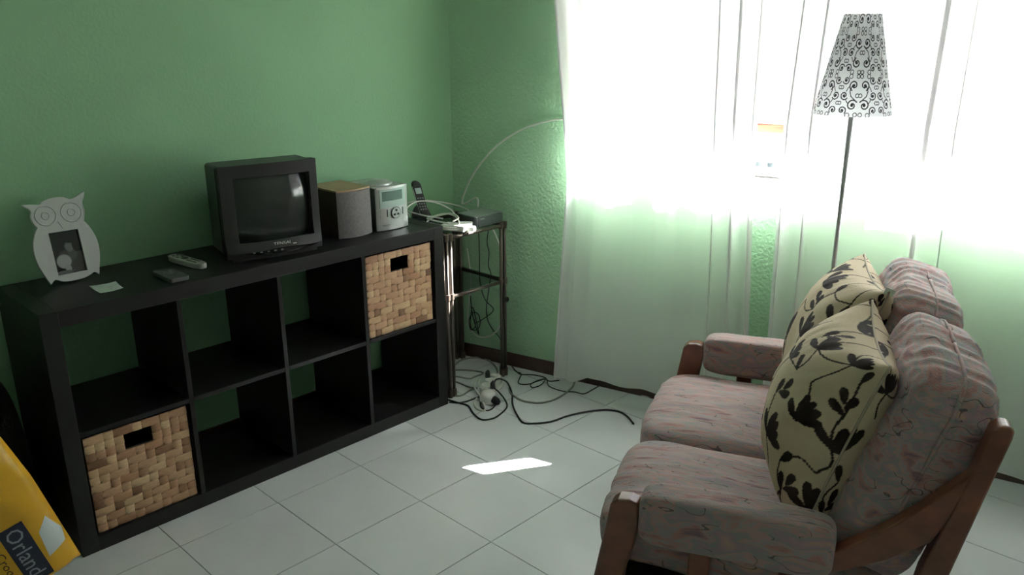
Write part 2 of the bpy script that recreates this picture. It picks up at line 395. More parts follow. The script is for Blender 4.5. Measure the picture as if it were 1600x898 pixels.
# ------------------------------------------------------------------ outside
struct(MB().prism([wp(-8, -TH, 0)[:2], wp(12, -TH, 0)[:2], wp(12, -14, 0)[:2], wp(-8, -14, 0)[:2]], -.25, -.1, lambda p, q, t: (p, q, t)).build('terrace', M['ground_out']))
ev = struct(bar_w(-1.0, 5.0, -.92, -TH, 2.50, 2.62).build('unseen_eave', M['house_out']))  # unseen overhang, added and sized so direct sun enters only as a low band
hs = thing('neighbour_house', 'pale house wall outside, seen through the gap between the curtains', 'house', wp(.9, -7.5, -.1), A_)
box('wall', M['house_out'], hs, -3.5, 3.2, 0, .3, 0, 3.6)
hw = box('window', M['house_out'], hs, -.62, -.12, -.05, .0, 1.35, 2.35)
box('pane', M['house_glass'], hw, -.57, -.17, -.06, -.05, 1.42, 2.28)
MB().prism([(-.5, 3.6), (.5, 3.6), (.4, 3.9), (.1, 4.1)], -3.7, 3.4, lambda p, q, t: (t, p, q)).build('roof', M['roof_out'], hs)

# ------------------------------------------------------------------ curtains
def curtain(label, edgeL, edgeR, hem, folds, bundle, off=.10, seed=0, ztop=2.272):
    """edgeL / edgeR: (z -> t) profiles; folds: (s position, width, depth) ridges"""
    nu, nv = 220, 60
    rnd = random.Random(seed)
    ph = [rnd.uniform(0, 6.28) for _ in range(8)]
    def f(s, w):
        z0 = hem(s); z = z0 + (ztop-z0)*w
        tl = np.interp(z, *edgeL); tr = np.interp(z, *edgeR)
        t = tl + (tr-tl)*s
        k = .45+.55*w
        d = .012*math.sin(s*23+ph[0]+.6*math.sin(z*1.3))*k + .009*math.sin(s*41+ph[1]+.8*math.sin(z*.9+1))*k + .004*math.sin(s*95+ph[2]+z*.7)*w
        for c, wd, dep in folds:
            d += dep*math.exp(-((s-c)/wd)**2)
        for (s0, s1, nf, dep) in bundle:
            if s0 <= s <= s1:
                q = (s-s0)/(s1-s0); d += dep*math.sin(q*nf*2*PI)*min(1, q*8, (1-q)*8)
                t += (s1-s0)*(tr-tl)*.95/nf*.32*math.sin(q*nf*2*PI+PI/2)*min(1, q*6, (1-q)*6)
        d += .006*noise.noise(Vector((s*6, z*3, seed)))
        return wp(t, off+d, z)
    o = MB().grid(nu, nv, f).build('curtain', M['curtain'], smooth=True)
    tag(o, label, 'curtain'); return o
curtain('left off-white voile curtain, hanging between the corner wall and the gap',
        ([0, .94, 1.64, 2.3], [.602, .655, .585, .575]), ([0, .35, .9, 1.2, 1.64, 2.3], [1.46, 1.450, 1.425, 1.415, 1.412, 1.41]),
        lambda s: .036+.036*max(0, min(1, (s-.10)/.08))+.006*math.sin(s*25+1), [(.03, .02, .02), (.33, .05, .012)], [(.0, .07, 1.0, .016), (.79, 1.0, 2.5, .022)], seed=3)
curtain('right off-white voile curtain, hanging behind the floor lamp and the sofa',
        ([0, .42, 1.2, 1.64, 2.3], [1.515, 1.520, 1.508, 1.527, 1.54]), ([0, 2.3], [2.98, 2.92]),
        lambda s: .07+.02*math.sin(s*13+2), [(.55, .03, .012), (.8, .04, .012)], [(0, .075, 1.5, .022), (.30, .37, 1.0, .012), (.62, .70, 1.0, .012)], seed=8, off=.095)
rod = thing('curtain_rod', 'wooden curtain rod above the window, outside the picture', 'curtain rod')
MB().tube([wp(.45, .10, 2.29), wp(3.1, .10, 2.29)], .013, 12).build('pole', M['frame_wood'], rod, smooth=True)
for t in (.5, 1.48, 3.05):
    MB().tube([wp(t, 0, 2.29), wp(t, .10, 2.29)], .008, 8).build('bracket', M['frame_wood'], rod)

# ------------------------------------------------------------------ shelf unit
ZT = .782
XF, Y1, Y0 = .40729, -.42248, -.42248-1.49
XB = XF-.39
sh = thing('shelf_unit', 'low black-brown open shelf unit with eight cubes along the left wall', 'shelf', ((XB+XF)/2, (Y0+Y1)/2, 0))
cx, cy = (XB+XF)/2, (Y0+Y1)/2
def sb(name, x0, x1, y0, y1, z0, z1, bev=.0015): return box(name, M['black_wood'], sh, x0-cx, x1-cx, y0-cy, y1-cy, z0, z1, bevel=bev)
hh = ZT
sb('side_panel', XB, XF, Y0, Y0+.05, 0, hh); sb('side_panel', XB, XF, Y1-.05, Y1, 0, hh)
sb('top_panel', XB, XF, Y0+.0505, Y1-.0505, hh-.05, hh-.0005); sb('bottom_panel', XB, XF, Y0+.0505, Y1-.0505, 0, .05)
ys = [Y0+.05, Y0+.386, Y0+.402, Y0+.737, Y0+.753, Y0+1.088, Y0+1.104, Y0+1.44]
for k in (1, 3, 5): sb('divider', XB, XF-.002, ys[k], ys[k+1], .0505, hh-.0505)
for k in (0, 2, 4, 6): sb('shelf_board', XB, XF-.003, ys[k]+.0005, ys[k+1]-.0005, .383, .399)
# ------------------------------------------------------------------ baskets
def strand_mesh(w, h):
    n = 5; V = []; F = []
    for j in range(4):
        for i in range(n):
            a, c = i/(n-1)*2-1, j/3*2-1
            V.append((.0042*(1-.75*a*a)*(1-.5*c*c), a*w/2*.99, c*h/2*.97))
    for j in range(3):
        for i in range(n-1): F.append((j*n+i, j*n+i+1, (j+1)*n+i+1, (j+1)*n+i))
    k = len(V)
    V += [(-.003, -w/2, -h/2), (-.003, w/2, -h/2), (-.003, w/2, h/2), (-.003, -w/2, h/2)]
    F += [(k, k+1, n-1, 0), (k+1, k+2, 4*n-1, n-1), (k+2, k+3, 3*n, 4*n-1), (k+3, k, 0, 3*n)]
    return mk('weave_strand', V, F)
NC, NR, BW, BH = 11, 12, .318, .322
cw, ch = BW/NC, BH/NR
long_me, short_me = strand_mesh(cw*2, ch), strand_mesh(cw, ch)
for m_ in (long_me, short_me):
    m_.materials.append(M['strand']); m_.polygons.foreach_set('use_smooth', [True]*len(m_.polygons))
def basket(yc, z0, label):
    bk = thing('storage_basket', label, 'basket', (XF-.014, yc, z0), 0, 'woven baskets in the shelf unit')
    w2 = BW/2; d = .36
    m_ = MB(); hy, hz0, hz1 = cw*1.5, BH-3*ch, BH-ch
    m_.box(-.012, -.002, -w2, -hy, 0, BH).box(-.012, -.002, hy, w2, 0, BH).box(-.012, -.002, -hy, hy, 0, hz0).box(-.012, -.002, -hy, hy, hz1, BH)
    m_.box(-d, -.012, -w2, -w2+.008, 0, BH).box(-d, -.012, w2-.008, w2, 0, BH).box(-d, -d+.008, -w2, w2, 0, BH).box(-d, -.012, -w2, w2, 0, .008)
    m_.build('basket_body', M['basket_dark'], bk)
    rr = random.Random(int(yc*100))
    for r in range(NR):
        c = -((r*2) % 3); zc = BH-(r+.5)*ch
        seq = []
        pat = (2, 1) if True else None
        k = 0
        while c < NC:
            ln = 2 if (k % 2 == 0) else 1
            a, e = max(c, 0), min(c+ln, NC)
            if e > a: seq.append((a, e))
            c += ln; k += 1
        for a, e in seq:
            segs = [(a, e)]
            if hz0 < zc < hz1:      # keep the hand hole free
                segs = []
                for q in range(a, e):
                    y_a = -w2+q*cw; 
                    if y_a+cw <= -hy+.002 or y_a >= hy-.002: segs.append((q, q+1))
            for a2, e2 in segs:
                yy = -w2+(a2+e2)/2*cw
                me = long_me if e2-a2 == 2 else short_me
                o = obj('weave_strand', me, None, bk, loc=(rr.uniform(-.0012, .0006), yy, zc), rot=(rr.uniform(-.05, .05), rr.uniform(-.06, .06), rr.uniform(-.06, .06)))
basket(Y0+.218, .051, 'woven plant-fibre basket with hand hole, bottom left cube of the shelf unit')
basket(Y0+1.272, .400, 'woven plant-fibre basket with hand hole, top right cube of the shelf unit')

# ------------------------------------------------------------------ television
tv = thing('television', 'black boxy tube television standing on the shelf unit', 'television', ((.298+.357)/2, (-1.291-.958)/2, ZT), math.atan2(-.174, .985))
w2, th = .170, .325      # half width, height; local +x = front
def bulge(y): return .022*(1-(y/w2)**2)
# housing behind the bezel
m_ = MB()
secs = [(-.035, 1, .022, th-.004), (-.15, .985, .024, th-.004), (-.175, .93, .035, th-.03), (-.25, .74, .05, th-.085), (-.285, .66, .05, th-.11), (-.292, .6, .06, th-.13)]
def rrect(wy, z0, z1, r=.012, n=4):
    out = []
    for (sy, sz, a0) in ((1, 1, 0), (-1, 1, PI/2), (-1, -1, PI), (1, -1, 1.5*PI)):
        yc = sy*(wy-r); zc = (z1-r) if sz > 0 else (z0+r)
        for k in range(n+1): a = a0+k/n*PI/2; out.append((yc+r*math.cos(a), zc+r*math.sin(a)))
    return out
V = []; n_ = None
for x, s, z0, z1 in secs:
    rc = rrect(w2*s, z0, z1); n_ = len(rc); V += [(x, p, q) for p, q in rc]
F = [(i*n_+k, (i+1)*n_+k, (i+1)*n_+(k+1) % n_, i*n_+(k+1) % n_) for i in range(len(secs)-1) for k in range(n_)]
F += [tuple(range(n_)), tuple(range((len(secs)-1)*n_+n_-1, (len(secs)-1)*n_-1, -1))]
MB().add(V, F).build('housing', M['tv_case'], tv)
# bezel: grid with screen opening, bulging lower lip
def bz(y, z):
    lo = max(0, 1-abs(z-.03)/.07); return .0 + bulge(y)*(.35+.65*lo) + .006*lo
sy0, sy1, sz0, sz1 = -.125, .142, .062, .282
yy = [-w2, -.155, sy0] + [sy0+(sy1-sy0)*k/10 for k in range(1, 10)] + [sy1, .156, w2]
zz = [.012, .02, .03, .04, .05, sz0] + [sz0+(sz1-sz0)*k/8 for k in range(1, 8)] + [sz1, .30, .315, th]
V = [(bz(y, z), y, z) for z in zz for y in yy]; ny = len(yy); F = []
for j in range(len(zz)-1):
    for i in range(ny-1):
        if yy[i] >= sy0-1e-6 and yy[i+1] <= sy1+1e-6 and zz[j] >= sz0-1e-6 and zz[j+1] <= sz1+1e-6: continue
        F.append((j*ny+i, j*ny+i+1, (j+1)*ny+i+1, (j+1)*ny+i))
m_ = MB().add(V, F)
o = m_.build('bezel', M['tv_case'], tv)
sm = o.modifiers.new('solid', 'SOLIDIFY'); sm.thickness = .036; sm.offset = -1
bv = o.modifiers.new('bevel', 'BEVEL'); bv.width = .004; bv.segments = 2; bv.limit_method = 'ANGLE'; bv.angle_limit = .7
def scr(a, c):
    y = sy0-.006+(sy1-sy0+.012)*a; z = sz0-.006+(sz1-sz0+.012)*c
    A2, C2 = 2*a-1, 2*c-1
    return (-.038+.048*(1-.62*A2*A2-.38*C2*C2), y, z)
MB().grid(24, 20, scr).build('screen', M['tv_screen'], tv, smooth=True)
MB().prism([(y, .024+.010*(1-((y-.02)/.135)**2)) for y in np.linspace(-.11, .15, 12)] + [(y, .028-.012*(1-((y-.02)/.135)**2)) for y in np.linspace(.15, -.11, 12)], .0, .0045,
           lambda p, q, t: (bz(p, q)+t, p, q)).build('control_flap', M['tv_gloss'], tv)
for k in range(5):
    y = -.085+k*.024; MB().box(bz(y, .03)+.0045, bz(y, .03)+.0065, y-.004, y+.004, .027, .031).build('button', M['key_grey'], tv)
lg = text_mb('TENSAI', .015)
lg.xf(lambda v: (bz(v.x-.012, .05)+.0012, v.x*1.25-.014, v.y+.044)).build('logo', M['pink_logo'], tv, label='small pale maker lettering')
MB().box(bz(.06, .045)+.001, bz(.06, .045)+.003, .055, .068, .0405, .0435).build('indicator_mark', M['pink_logo'], tv)
MB().prism([(-.14, -.012)] + [(.15*math.cos(a)*1.0, .0+.02*0) for a in ()] + [(-.14, -.03), (.15, -.03), (.15, -.0), (-.14, -.0)][0:0] + [(-.25, -.13), (.0, -.15), (.012, 0), (.0, .15), (-.25, .13)], 0, .022, lambda p, q, t: (p, q, t)).build('foot', M['tv_case'], tv)

# ------------------------------------------------------------------ speaker and stereo
sp = thing('loudspeaker', 'pale wooden box loudspeaker with shade-darkened sides and curved grey front, beside the television', 'speaker', (.303, -.762, ZT), .0)
box('cabinet', M['spk_shaded'], sp, -.20, -.012, -.074, .074, 0, .176, bevel=.002)
MB().prism([(-.205, -.077), (-.012, -.077), (-.004, -.05), (.004, 0), (-.004, .05), (-.012, .077), (-.205, .077)], .176, .182, lambda p, q, t: (p, q, t)).build('top_board', M['spk_wood'], sp, label='pale wooden top board')
MB().prism([(-.012, -.077)] + [(-.012+.024*math.cos(y/.077*PI/2)**.8, y) for y in np.linspace(-.070, .070, 15)] + [(-.012, .077)], .002, .1755, lambda p, q, t: (p, q, t)).build('grille', M['grille'], sp)
hf = thing('mini_stereo', 'silver mini stereo with display and round CD lid, right of the loudspeaker', 'stereo', (.315, -.592, ZT), 0)
box('body', M['silver_dark'], hf, -.23, -.012, -.075, .07, .004, .168, bevel=.004)
MB().prism([(-.012, -.078)] + [(-.012+.014*math.cos(y/.078*PI/2)**.7, y) for y in np.linspace(-.074, .074, 13)] + [(-.012, .078)], .003, .172, lambda p, q, t: (p, q-.002, t)).build('front_panel', M['silver'], hf)
fx = lambda y: -.012+.014*max(.0, math.cos(y/.078*PI/2))**.7
def plate(name, m, y0, y1, z0, z1, pr=.002, par=None, **k):
    n = 7; V = []
    for i in range(n):
        y = y0+(y1-y0)*i/(n-1)
        for z in (z0, z1): V += [(fx(y)-.002, y-.002, z), (fx(y)+pr, y-.002, z)]
    F = []
    for i in range(n-1):
        a = i*4; c = a+4
        F += [(a+1, c+1, c+3, a+3), (a, a+2, c+2, c), (a, c, c+1, a+1), (a+2, a+3, c+3, c+2)]
    F += [(0, 1, 3, 2), ((n-1)*4, (n-1)*4+2, (n-1)*4+3, (n-1)*4+1)]
    return MB().add(V, F).build(name, m, par or hf, **k)
d1 = plate('display_surround', M['lcd_frame'], -.062, .058, .092, .163, .0022)
plate('display', M['lcd'], -.052, .044, .118, .155, .003, d1)
plate('control_strip', M['silver'], -.062, .050, .052, .088, .0015)
kb = MB(); kb.tube([(fx(.006)+.001, .004, .068), (fx(.006)+.006, .004, .068)], .021, 24); kb = kb.build('control_dial', M['silver'], hf, smooth=False)
m_ = MB()
for k in range(28):
    a = 2*PI*k/28; a2 = 2*PI*(k+1)/28
m_.tube([(fx(.006)+.0045, .004+.022*math.cos(2*PI*k/24), .068+.022*math.sin(2*PI*k/24)) for k in range(25)], .0014, 6).build('dial_ring', M['black'], kb)
for dy, dz in ((0, .010), (-.009, -.006), (.009, -.006)):
    MB().tube([(fx(.006)+.006, .004+dy, .068+dz), (fx(.006)+.0085, .004+dy, .068+dz)], .0042, 12).build('button', M['black'], kb)
for y in (-.033, .044): plate('slot', M['black'], y-.002, y+.002, .056, .084, .0022)
tm = text_mb('MEDION', .009)
tm.xf(lambda v: (fx(v.x-.05)+.0006, v.x-.058, v.y+.020)).build('maker_name', M['black'], hf)
MB().lathe([(.066, .168), (.068, .174), (.060, .180), (.030, .182), (.028, .186), (.004, .187)], 40, (-.10, -.01, 0)).build('cd_lid', M['silver'], hf, smooth=True)
box('top_tray', M['silver'], hf, -.21, -.005, -.078, .074, .1665, .1705, bevel=.001)

# ------------------------------------------------------------------ cordless phone
ph = thing('cordless_phone', 'black cordless phone upright in its charging base on the side table', 'phone', (.205, -.345, ZT), -.15)
ph.location = (.10, -.268, .7265); ph.rotation_euler = (0, 0, -.35)
MB().lathe([(.001, 0), (.045, 0), (.047, .012), (.040, .020), (.001, .021)], 28).build('base', M['black'], ph, smooth=True)
MB().prism([(.052*math.cos(a), .062*math.sin(a)) for a in np.linspace(0, PI, 16)], -.016, -.004, lambda p, q, t: (t-.012-.25*q, p*.85, .008+q)).build('back_rest', M['black'], ph)
def hsf(p, q, t):  # handset frame: q up, leaning back
    return (.024+t-.20*q, p-.19*q-.004, .040+q)
m_ = MB().prism([(.021*math.cos(a)*(1 if True else 1), .122+.021*math.sin(a)) for a in np.linspace(0, PI, 10)] + [(-.019, .0), (.019, .0)], -.006, .010, hsf)
hd = m_.build('handset', M['black'], ph, bevel=.003)
MB().prism([(-.013, .088), (.013, .088), (.013, .112), (-.013, .112)], .010, .0112, hsf).build('screen', M['lcd_frame'], hd)
for r in range(5):
    for c in range(3):
        MB().prism([(c*.011-.0145, .018+r*.012), (c*.011-.0075, .018+r*.012), (c*.011-.0075, .024+r*.012), (c*.011-.0145, .024+r*.012)], .010, .0112, hsf).build('key', M['key_grey'], hd)
MB().tube([hsf(-.021, .0, .009), hsf(-.0215, .06, .010), hsf(-.021, .12, .009)], .0012, 6).build('trim', M['silver'], hd)

# ------------------------------------------------------------------ owl photo frame
OW = [(-.098, .254), (-.075, .253), (-.050, .249), (-.040, .256), (-.020, .263), (0, .265), (.020, .263), (.040, .254), (.055, .256), (.072, .264), (.088, .272),
      (.084, .255), (.074, .238), (.076, .215), (.072, .196), (.066, .180), (.078, .162), (.090, .130), (.094, .095), (.090, .060), (.082, .030), (.076, .004), (.064, .014), (.050, .008),
      (.030, .002), (0, .0), (-.030, .002), (-.046, .010), (-.058, .012), (-.070, .000), (-.082, .030), (-.092, .065), (-.096, .100), (-.092, .135), (-.080, .165), (-.070, .180), (-.078, .195), (-.082, .215), (-.078, .235)]
lean = .20
ow = thing('owl_photo_frame', 'white owl-shaped photo frame standing at the left end of the shelf unit', 'photo frame', (.128, -1.722, ZT+.003), math.radians(0))
def of(p, q, t): q = q*.985; return (t - q*math.sin(lean), p*.98, q*math.cos(lean)+t*math.sin(lean))
hole = [(-.044, .024), (.044, .024), (.044, .158), (-.044, .158)]
# front with hole: bridge polygon through triangulation by bmesh
def holed(poly, hole, a, b_, f, name, m, par):
    bm = bmesh.new(); layers = []
    def ring(pts): 
        vs = [bm.verts.new((p, q, 0)) for p, q in pts]; return [bm.edges.new((vs[i], vs[(i+1) % len(vs)])) for i in range(len(vs))]
    e = ring(poly)+ring(hole); bmesh.ops.triangle_fill(bm, use_beauty=True, use_dissolve=False, edges=e)
    r = bmesh.ops.extrude_face_region(bm, geom=bm.faces[:])
    ev_ = [g for g in r['geom'] if isinstance(g, bmesh.types.BMVert)]
    for v in ev_: v.co.z = 1
    for v in bm.verts: v.co = Vector(f(v.co.x, v.co.y, a if v.co.z < .5 else b_))
    bmesh.ops.recalc_face_normals(bm, faces=bm.faces[:])
    me = bpy.data.meshes.new(name); bm.to_mesh(me); bm.free(); return obj(name, me, m, par)
def smooth_poly(P, k=3):
    out = []; n = len(P)
    sharp = {0, 10, 21, 29, 15, 35}
    for i in range(n):
        p0, p1, p2, p3 = (Vector((*P[(i+d) % n], 0)) for d in (-1, 0, 1, 2))
        if i in sharp: p0 = p1
        if (i+1) % n in sharp: p3 = p2
        for s_ in range(k):
            t = s_/k; q = .5*((2*p1)+(p2-p0)*t+(2*p0-5*p1+4*p2-p3)*t*t+(3*p1-p0-3*p2+p3)*t**3); out.append((q.x, q.y))
    return out
holed(smooth_poly(OW)[::-1], hole, 0, .013, of, 'frame_front', M['owl_white'], ow)
for cy_, cz_ in ((-.040, .213), (.036, .213)):
    for rad in (.030, .011):
        MB().tube([of(cy_+rad*math.cos(2*PI*k/30), cz_+rad*math.sin(2*PI*k/30), .013) for k in range(31)], .0024, 6).build('eye_ring', M['owl_white'], ow, smooth=True)
MB().tube([of(-.010, .190, .013), of(-.003, .178, .014), of(.0, .168, .013)], .0016, 6).build('beak', M['owl_white'], ow)
box_ = MB(); box_.prism([(-.02, 0), (.02, 0), (.015, .16), (-.015, .16)], -.003, 0, lambda p, q, t: (t-.055+q*.12, p, q)).build('easel_back', M['owl_white'], ow)
NX, NY = 90, 136
pm = MB().grid(NX, NY, lambda a, c: of(-.045+.09*a, .023+.136*c, .003)).build('photograph', M['photo'], ow)
a_, c_ = np.meshgrid(np.linspace(0, 1, NX), np.linspace(0, 1, NY))
g = np.full(a_.shape, .012)
def blob(x, y, rx, ry, val, soft=.15, rot=0):
    global g
    dx, dy = a_-x, (c_-y)*1.5
    X = dx*math.cos(rot)+dy*math.sin(rot); Y = -dx*math.sin(rot)+dy*math.cos(rot)
    d = np.hypot(X/rx, Y/(ry)); k = np.clip((1-d)/soft+.5, 0, 1); g = g*(1-k)+val*k
blob(.78, .25, .30, .42, .05); blob(.66, .50, .17, .30, .075, .3); blob(.60, .64, .15, .20, .16, .3); blob(.50, .62, .05, .04, .15, .3)
blob(.66, .80, .26, .15, .010); blob(.82, .66, .13, .26, .010); blob(.44, .70, .05, .05, .02, .3)
blob(.38, .47, .15, .13, .045, .3); blob(.33, .30, .24, .24, .33, .15); blob(.42, .14, .10, .16, .30, .15, .3); blob(.30, .05, .3, .06, .10, .4)
g = g*(1+.35*np.sin(a_*60)*np.sin(c_*75)*(c_ < .3)*(a_ > .5))
set_print(pm, np.repeat(g.reshape(-1, 1), 3, 1))

# ------------------------------------------------------------------ note and remotes
nq = [at(139, 448, ZT), at(157, 459, ZT), at(193, 451, ZT), at(181, 441, ZT)]
nc = sum(nq, Vector())/4
def nf(a, c):
    p = nq[0].lerp(nq[1], a).lerp(nq[3].lerp(nq[2], a), c) - nc
    p.z = .0012+.0025*(abs(2*c-1)*abs(2*a-1))**2; return p
no = MB().grid(12, 12, nf).build('paper_note', M['paper'], None, loc=nc, smooth=True)
so = no.modifiers.new('s', 'SOLIDIFY'); so.thickness = .0006
tag(no, 'small pale green paper note lying in front of the owl frame', 'note')
def remote(label, cat, loc, rz, L, Wd, hgt, m, round_end, km):
    t = thing('remote_control', label, cat, loc, rz, 'remote controls on the shelf unit')
    P = []
    for k in range(24):
        a = 2*PI*k/24; e = .55 if round_end else .18
        P.append((L/2*math.copysign(abs(math.cos(a))**e, math.cos(a)), Wd/2*math.copysign(abs(math.sin(a))**e, math.sin(a))*(1-.12*math.cos(a)*round_end)))
    MB().prism(P, 0, hgt, lambda p, q, t_: (p, q, t_)).build('casing', m, t, bevel=.003)
    return t
r1 = remote('flat dark grey remote control, the nearer of the two beside the television', 'remote', ((.252+.379)/2, -1.494, ZT), math.radians(0), .135, .062, .014, M['remote_grey'], 0, None)
for r in range(4):
    for c in range(3): MB().box(-.04+r*.02, -.03+r*.02, -.02+c*.015, -.011+c*.015, .014, .0155).build('key', M['remote_grey'], r1)
pa, pb = at(268, 405, ZT), at(320, 420, ZT)
r2 = remote('pale long remote control with dark keys, the farther of the two beside the television', 'remote', (pa+pb)/2, math.atan2(pb.y-pa.y, pb.x-pa.x), (pb-pa).length*.98, .045, .018, M['remote_white'], 1, None)
for x, y, lx, ly in ((.025, -.008, .030, .005), (.025, .008, .030, .005), (.055, -.008, .018, .005), (.055, .008, .018, .005), (-.015, 0, .018, .018), (-.045, -.009, .012, .006), (-.045, .009, .012, .006), (-.07, -.008, .010, .006), (-.07, .008, .010, .006)):
    MB().box(x-lx/2, x+lx/2, y-ly/2, y+ly/2, .018, .0195).build('key', M['black'], r2)

# ------------------------------------------------------------------ metal and glass side table
tb = thing('side_table', 'slim bronze-tube side table with smoked glass shelves in the corner', 'table', (.21, -.20, 0))
tx, ty = .21, -.20
X0, X1, YA, YZ = .055, .366, -.372, -.030
def tube_leg(x, y):
    MB().tube([(x-tx, y-ty, .03), (x-tx, y-ty, .71)], .0075, 10).build('leg', M['tube'], tb, smooth=True)
for cxx, cyy, sx, sy in ((X1, YA, -1, 1), (X1, YZ, -1, -1), (X0, YZ, 1, -1), (X0, YA, 1, 1)):
    for dx, dy in ((0, 0), (0, .022*sy), (.022*sx, 0)): tube_leg(cxx+dx, cyy+dy)
    for z0, z1 in ((0, .035), (.445, .47), (.70, .728)):
        m_ = MB()
        for dx, dy in ((0, 0), (0, .022*sy), (.022*sx, 0)): m_.tube([(cxx+dx-tx, cyy+dy-ty, z0), (cxx+dx-tx, cyy+dy-ty, z1)], .0115, 10)
        m_.build('joint', M['tube_joint'], tb, smooth=False)
for z in (.455, .712):
    for (a, c) in (((X1, YA), (X1, YZ)), ((X0, YZ), (X1, YZ)), ((X0, YA), (X0, YZ)), ((X0, YA), (X1, YA))):
        MB().tube([(a[0]-tx, a[1]-ty, z), (c[0]-tx, c[1]-ty, z)], .008, 10).build('rail', M['tube'], tb, smooth=True)
    box('glass_shelf', M['smoked'], tb, X0+.004-tx, X1-.004-tx, YA+.004-ty, YZ-.004-ty, z+.009, z+.014)
for z in (.37,): MB().lathe([(.001, -.012), (.008, -.008), (.011, 0), (.008, .010), (.001, .012)], 10, (X1+.012-tx, YZ-ty, z)).build('knob', M['black'], tb)
TT = .7265
stb = thing('set_top_box', 'grey set-top box with a pale lid on the side table', 'box', (.300, -.114, TT), 0)
box('casing', M['box_blue'], stb, -.062, .060, -.074, .074, 0, .042, bevel=.002)
box('lid', M['box_top'], stb, -.063, .058, -.075, .075, .0425, .046, bevel=.001)
box('front_plate', M['box_blue'], stb, .060, .066, -.070, .075, .002, .042, bevel=.001)
text_mb('DIGITAL', .007).xf(lambda v: (.0665, v.x-.062, v.y+.032)).build('lettering', M['pink_logo'], stb)
# white clutter lit by the sun
rt = thing('router', 'white adapter box in the sunlit cable pile on the side table', 'router', (.318, -.278, TT), .4)
MB().prism([(-.055, -.03), (.055, -.035), (.06, .03), (-.05, .035)], 0, .024, lambda p, q, t: (p, q, t)).build('casing', M['white_plastic'], rt, bevel=.004)
box('plug', M['white_plastic'], rt, .062, .092, -.014, .012, 0, .02, bevel=.003)
pg = box('power_adapter', M['white_plastic'], None, -.03, .03, -.02, .02, 0, .028, loc=(.335, -.235, TT), rot=(0, 0, .7), bevel=.005)
tag(pg, 'small white power adapter against the set-top box', 'adapter')
r3 = thing('handset_remote', 'grey remote control with many keys lying on the side table in front of the phone', 'remote', (0, 0, 0), 0)
r3.location = (.205, -.322, .7265); r3.rotation_euler = (0, 0, .10)
MB().prism([(-.06, -.02), (.06, -.02), (.06, .02), (-.06, .02)], 0, .016, lambda p, q, t: (p, q, t)).build('casing', M['silver_dark'], r3, bevel=.004)
for r in range(5):
    for c in range(3): MB().box(-.05+r*.02, -.04+r*.02, -.014+c*.011, -.007+c*.011, .016, .018).build('key', M['key_grey'], r3)
# cables on the table
def cable(label, P, r, m, cat='cable', name='cable', group=None, n=8, seg=8):
    o = MB().tube(catmull(P, n), r, seg).build(name, m, None, smooth=True); return tag(o, label, cat, group)
z_ = TT+.004
pile = [[(.16, -.30, .73), (.19, -.36, .745), (.26, -.37, .76), (.33, -.35, .752), (.35, -.29, .745), (.30, -.25, .77), (.22, -.24, .775), (.17, -.27, .76), (.20, -.33, .765), (.28, -.35, .77), (.34, -.33, .765)],
        [(.33, -.20, .731), (.36, -.26, .735), (.35, -.33, .74), (.29, -.365, .745), (.22, -.35, .752), (.20, -.29, .765), (.25, -.24, .78), (.32, -.26, .776), (.34, -.31, .77)]]
for k, P in enumerate(pile):
    cable(['white cable coiled over the white adapter on the side table', 'white cable heaped against the left side of the set-top box'][k], P, .0034, M['cable_white'], group='cables on the side table')
cable('pale cable looping from the phone to the back of the set-top box', [(.235, -.10, .75), (.20, -.11, .775), (.13, -.17, .80), (.06, -.25, .812), (.045, -.33, .80), (.10, -.36, .79), (.18, -.33, .775), (.235, -.27, .76)], .0030, M['cable_white'], group='cables on the side table')
cable('pale cable arching low from the phone over the adapter', [(.20, -.425, .79), (.15, -.40, .81), (.14, -.33, .83), (.17, -.26, .82), (.22, -.215, .79), (.23, -.195, .76)], .0030, M['cable_white'], group='cables on the side table')
# aerial cable arcing up the window wall
ac = [Vector((.20, -.03, .77)), Vector((.16, -.0, .80))]
for u, v in ((722, 318), (733, 284), (752, 254), (776, 228), (806, 207), (835, 195), (862, 188)):
    t, z = onwin(u, v, .012); ac.append(wp(t, .012, z))
ac += [wp(.590, .008, 1.172)]
cable('thin white aerial cable arcing up the wall from the side table to the window', ac, .0040, M['cable_white'])
# cables hanging behind the table
def hang(label, pts, off, r, m, group='cables hanging behind the side table'):
    P = []
    for u, v in pts:
        t, z = onwin(u, v, off); P.append(wp(t, off, z))
    return cable(label, P, r, m, group=group)
hang('thin black cable hanging straight behind the side table', [(748, 362), (749, 400), (750, 440), (758, 468), (771, 484), (752, 500), (741, 505)], .014, .0022, M['black'])
hang('thin black wavy cable hanging behind the side table', [(763, 360), (761, 378), (764, 395), (763, 415), (767, 428), (764, 450), (760, 480), (762, 500), (770, 515), (782, 530), (783, 552)], .016, .0022, M['black'])
hang('pale cable hanging in a wide loop behind the side table', [(769, 356), (778, 376), (785, 400), (788, 430), (787, 480), (783, 505), (770, 522), (752, 527), (738, 518), (731, 500), (733, 470), (736, 440), (733, 410), (730, 388)], .024, .0032, M['cable_white'])
hang('black cable bundled in a tangle behind the side table', [(735, 462), (738, 490), (743, 508), (736, 515), (733, 500), (740, 488), (748, 492), (750, 508), (742, 516), (735, 508), (738, 480), (744, 500), (748, 522), (741, 502), (736, 478)], .030, .0024, M['black'])

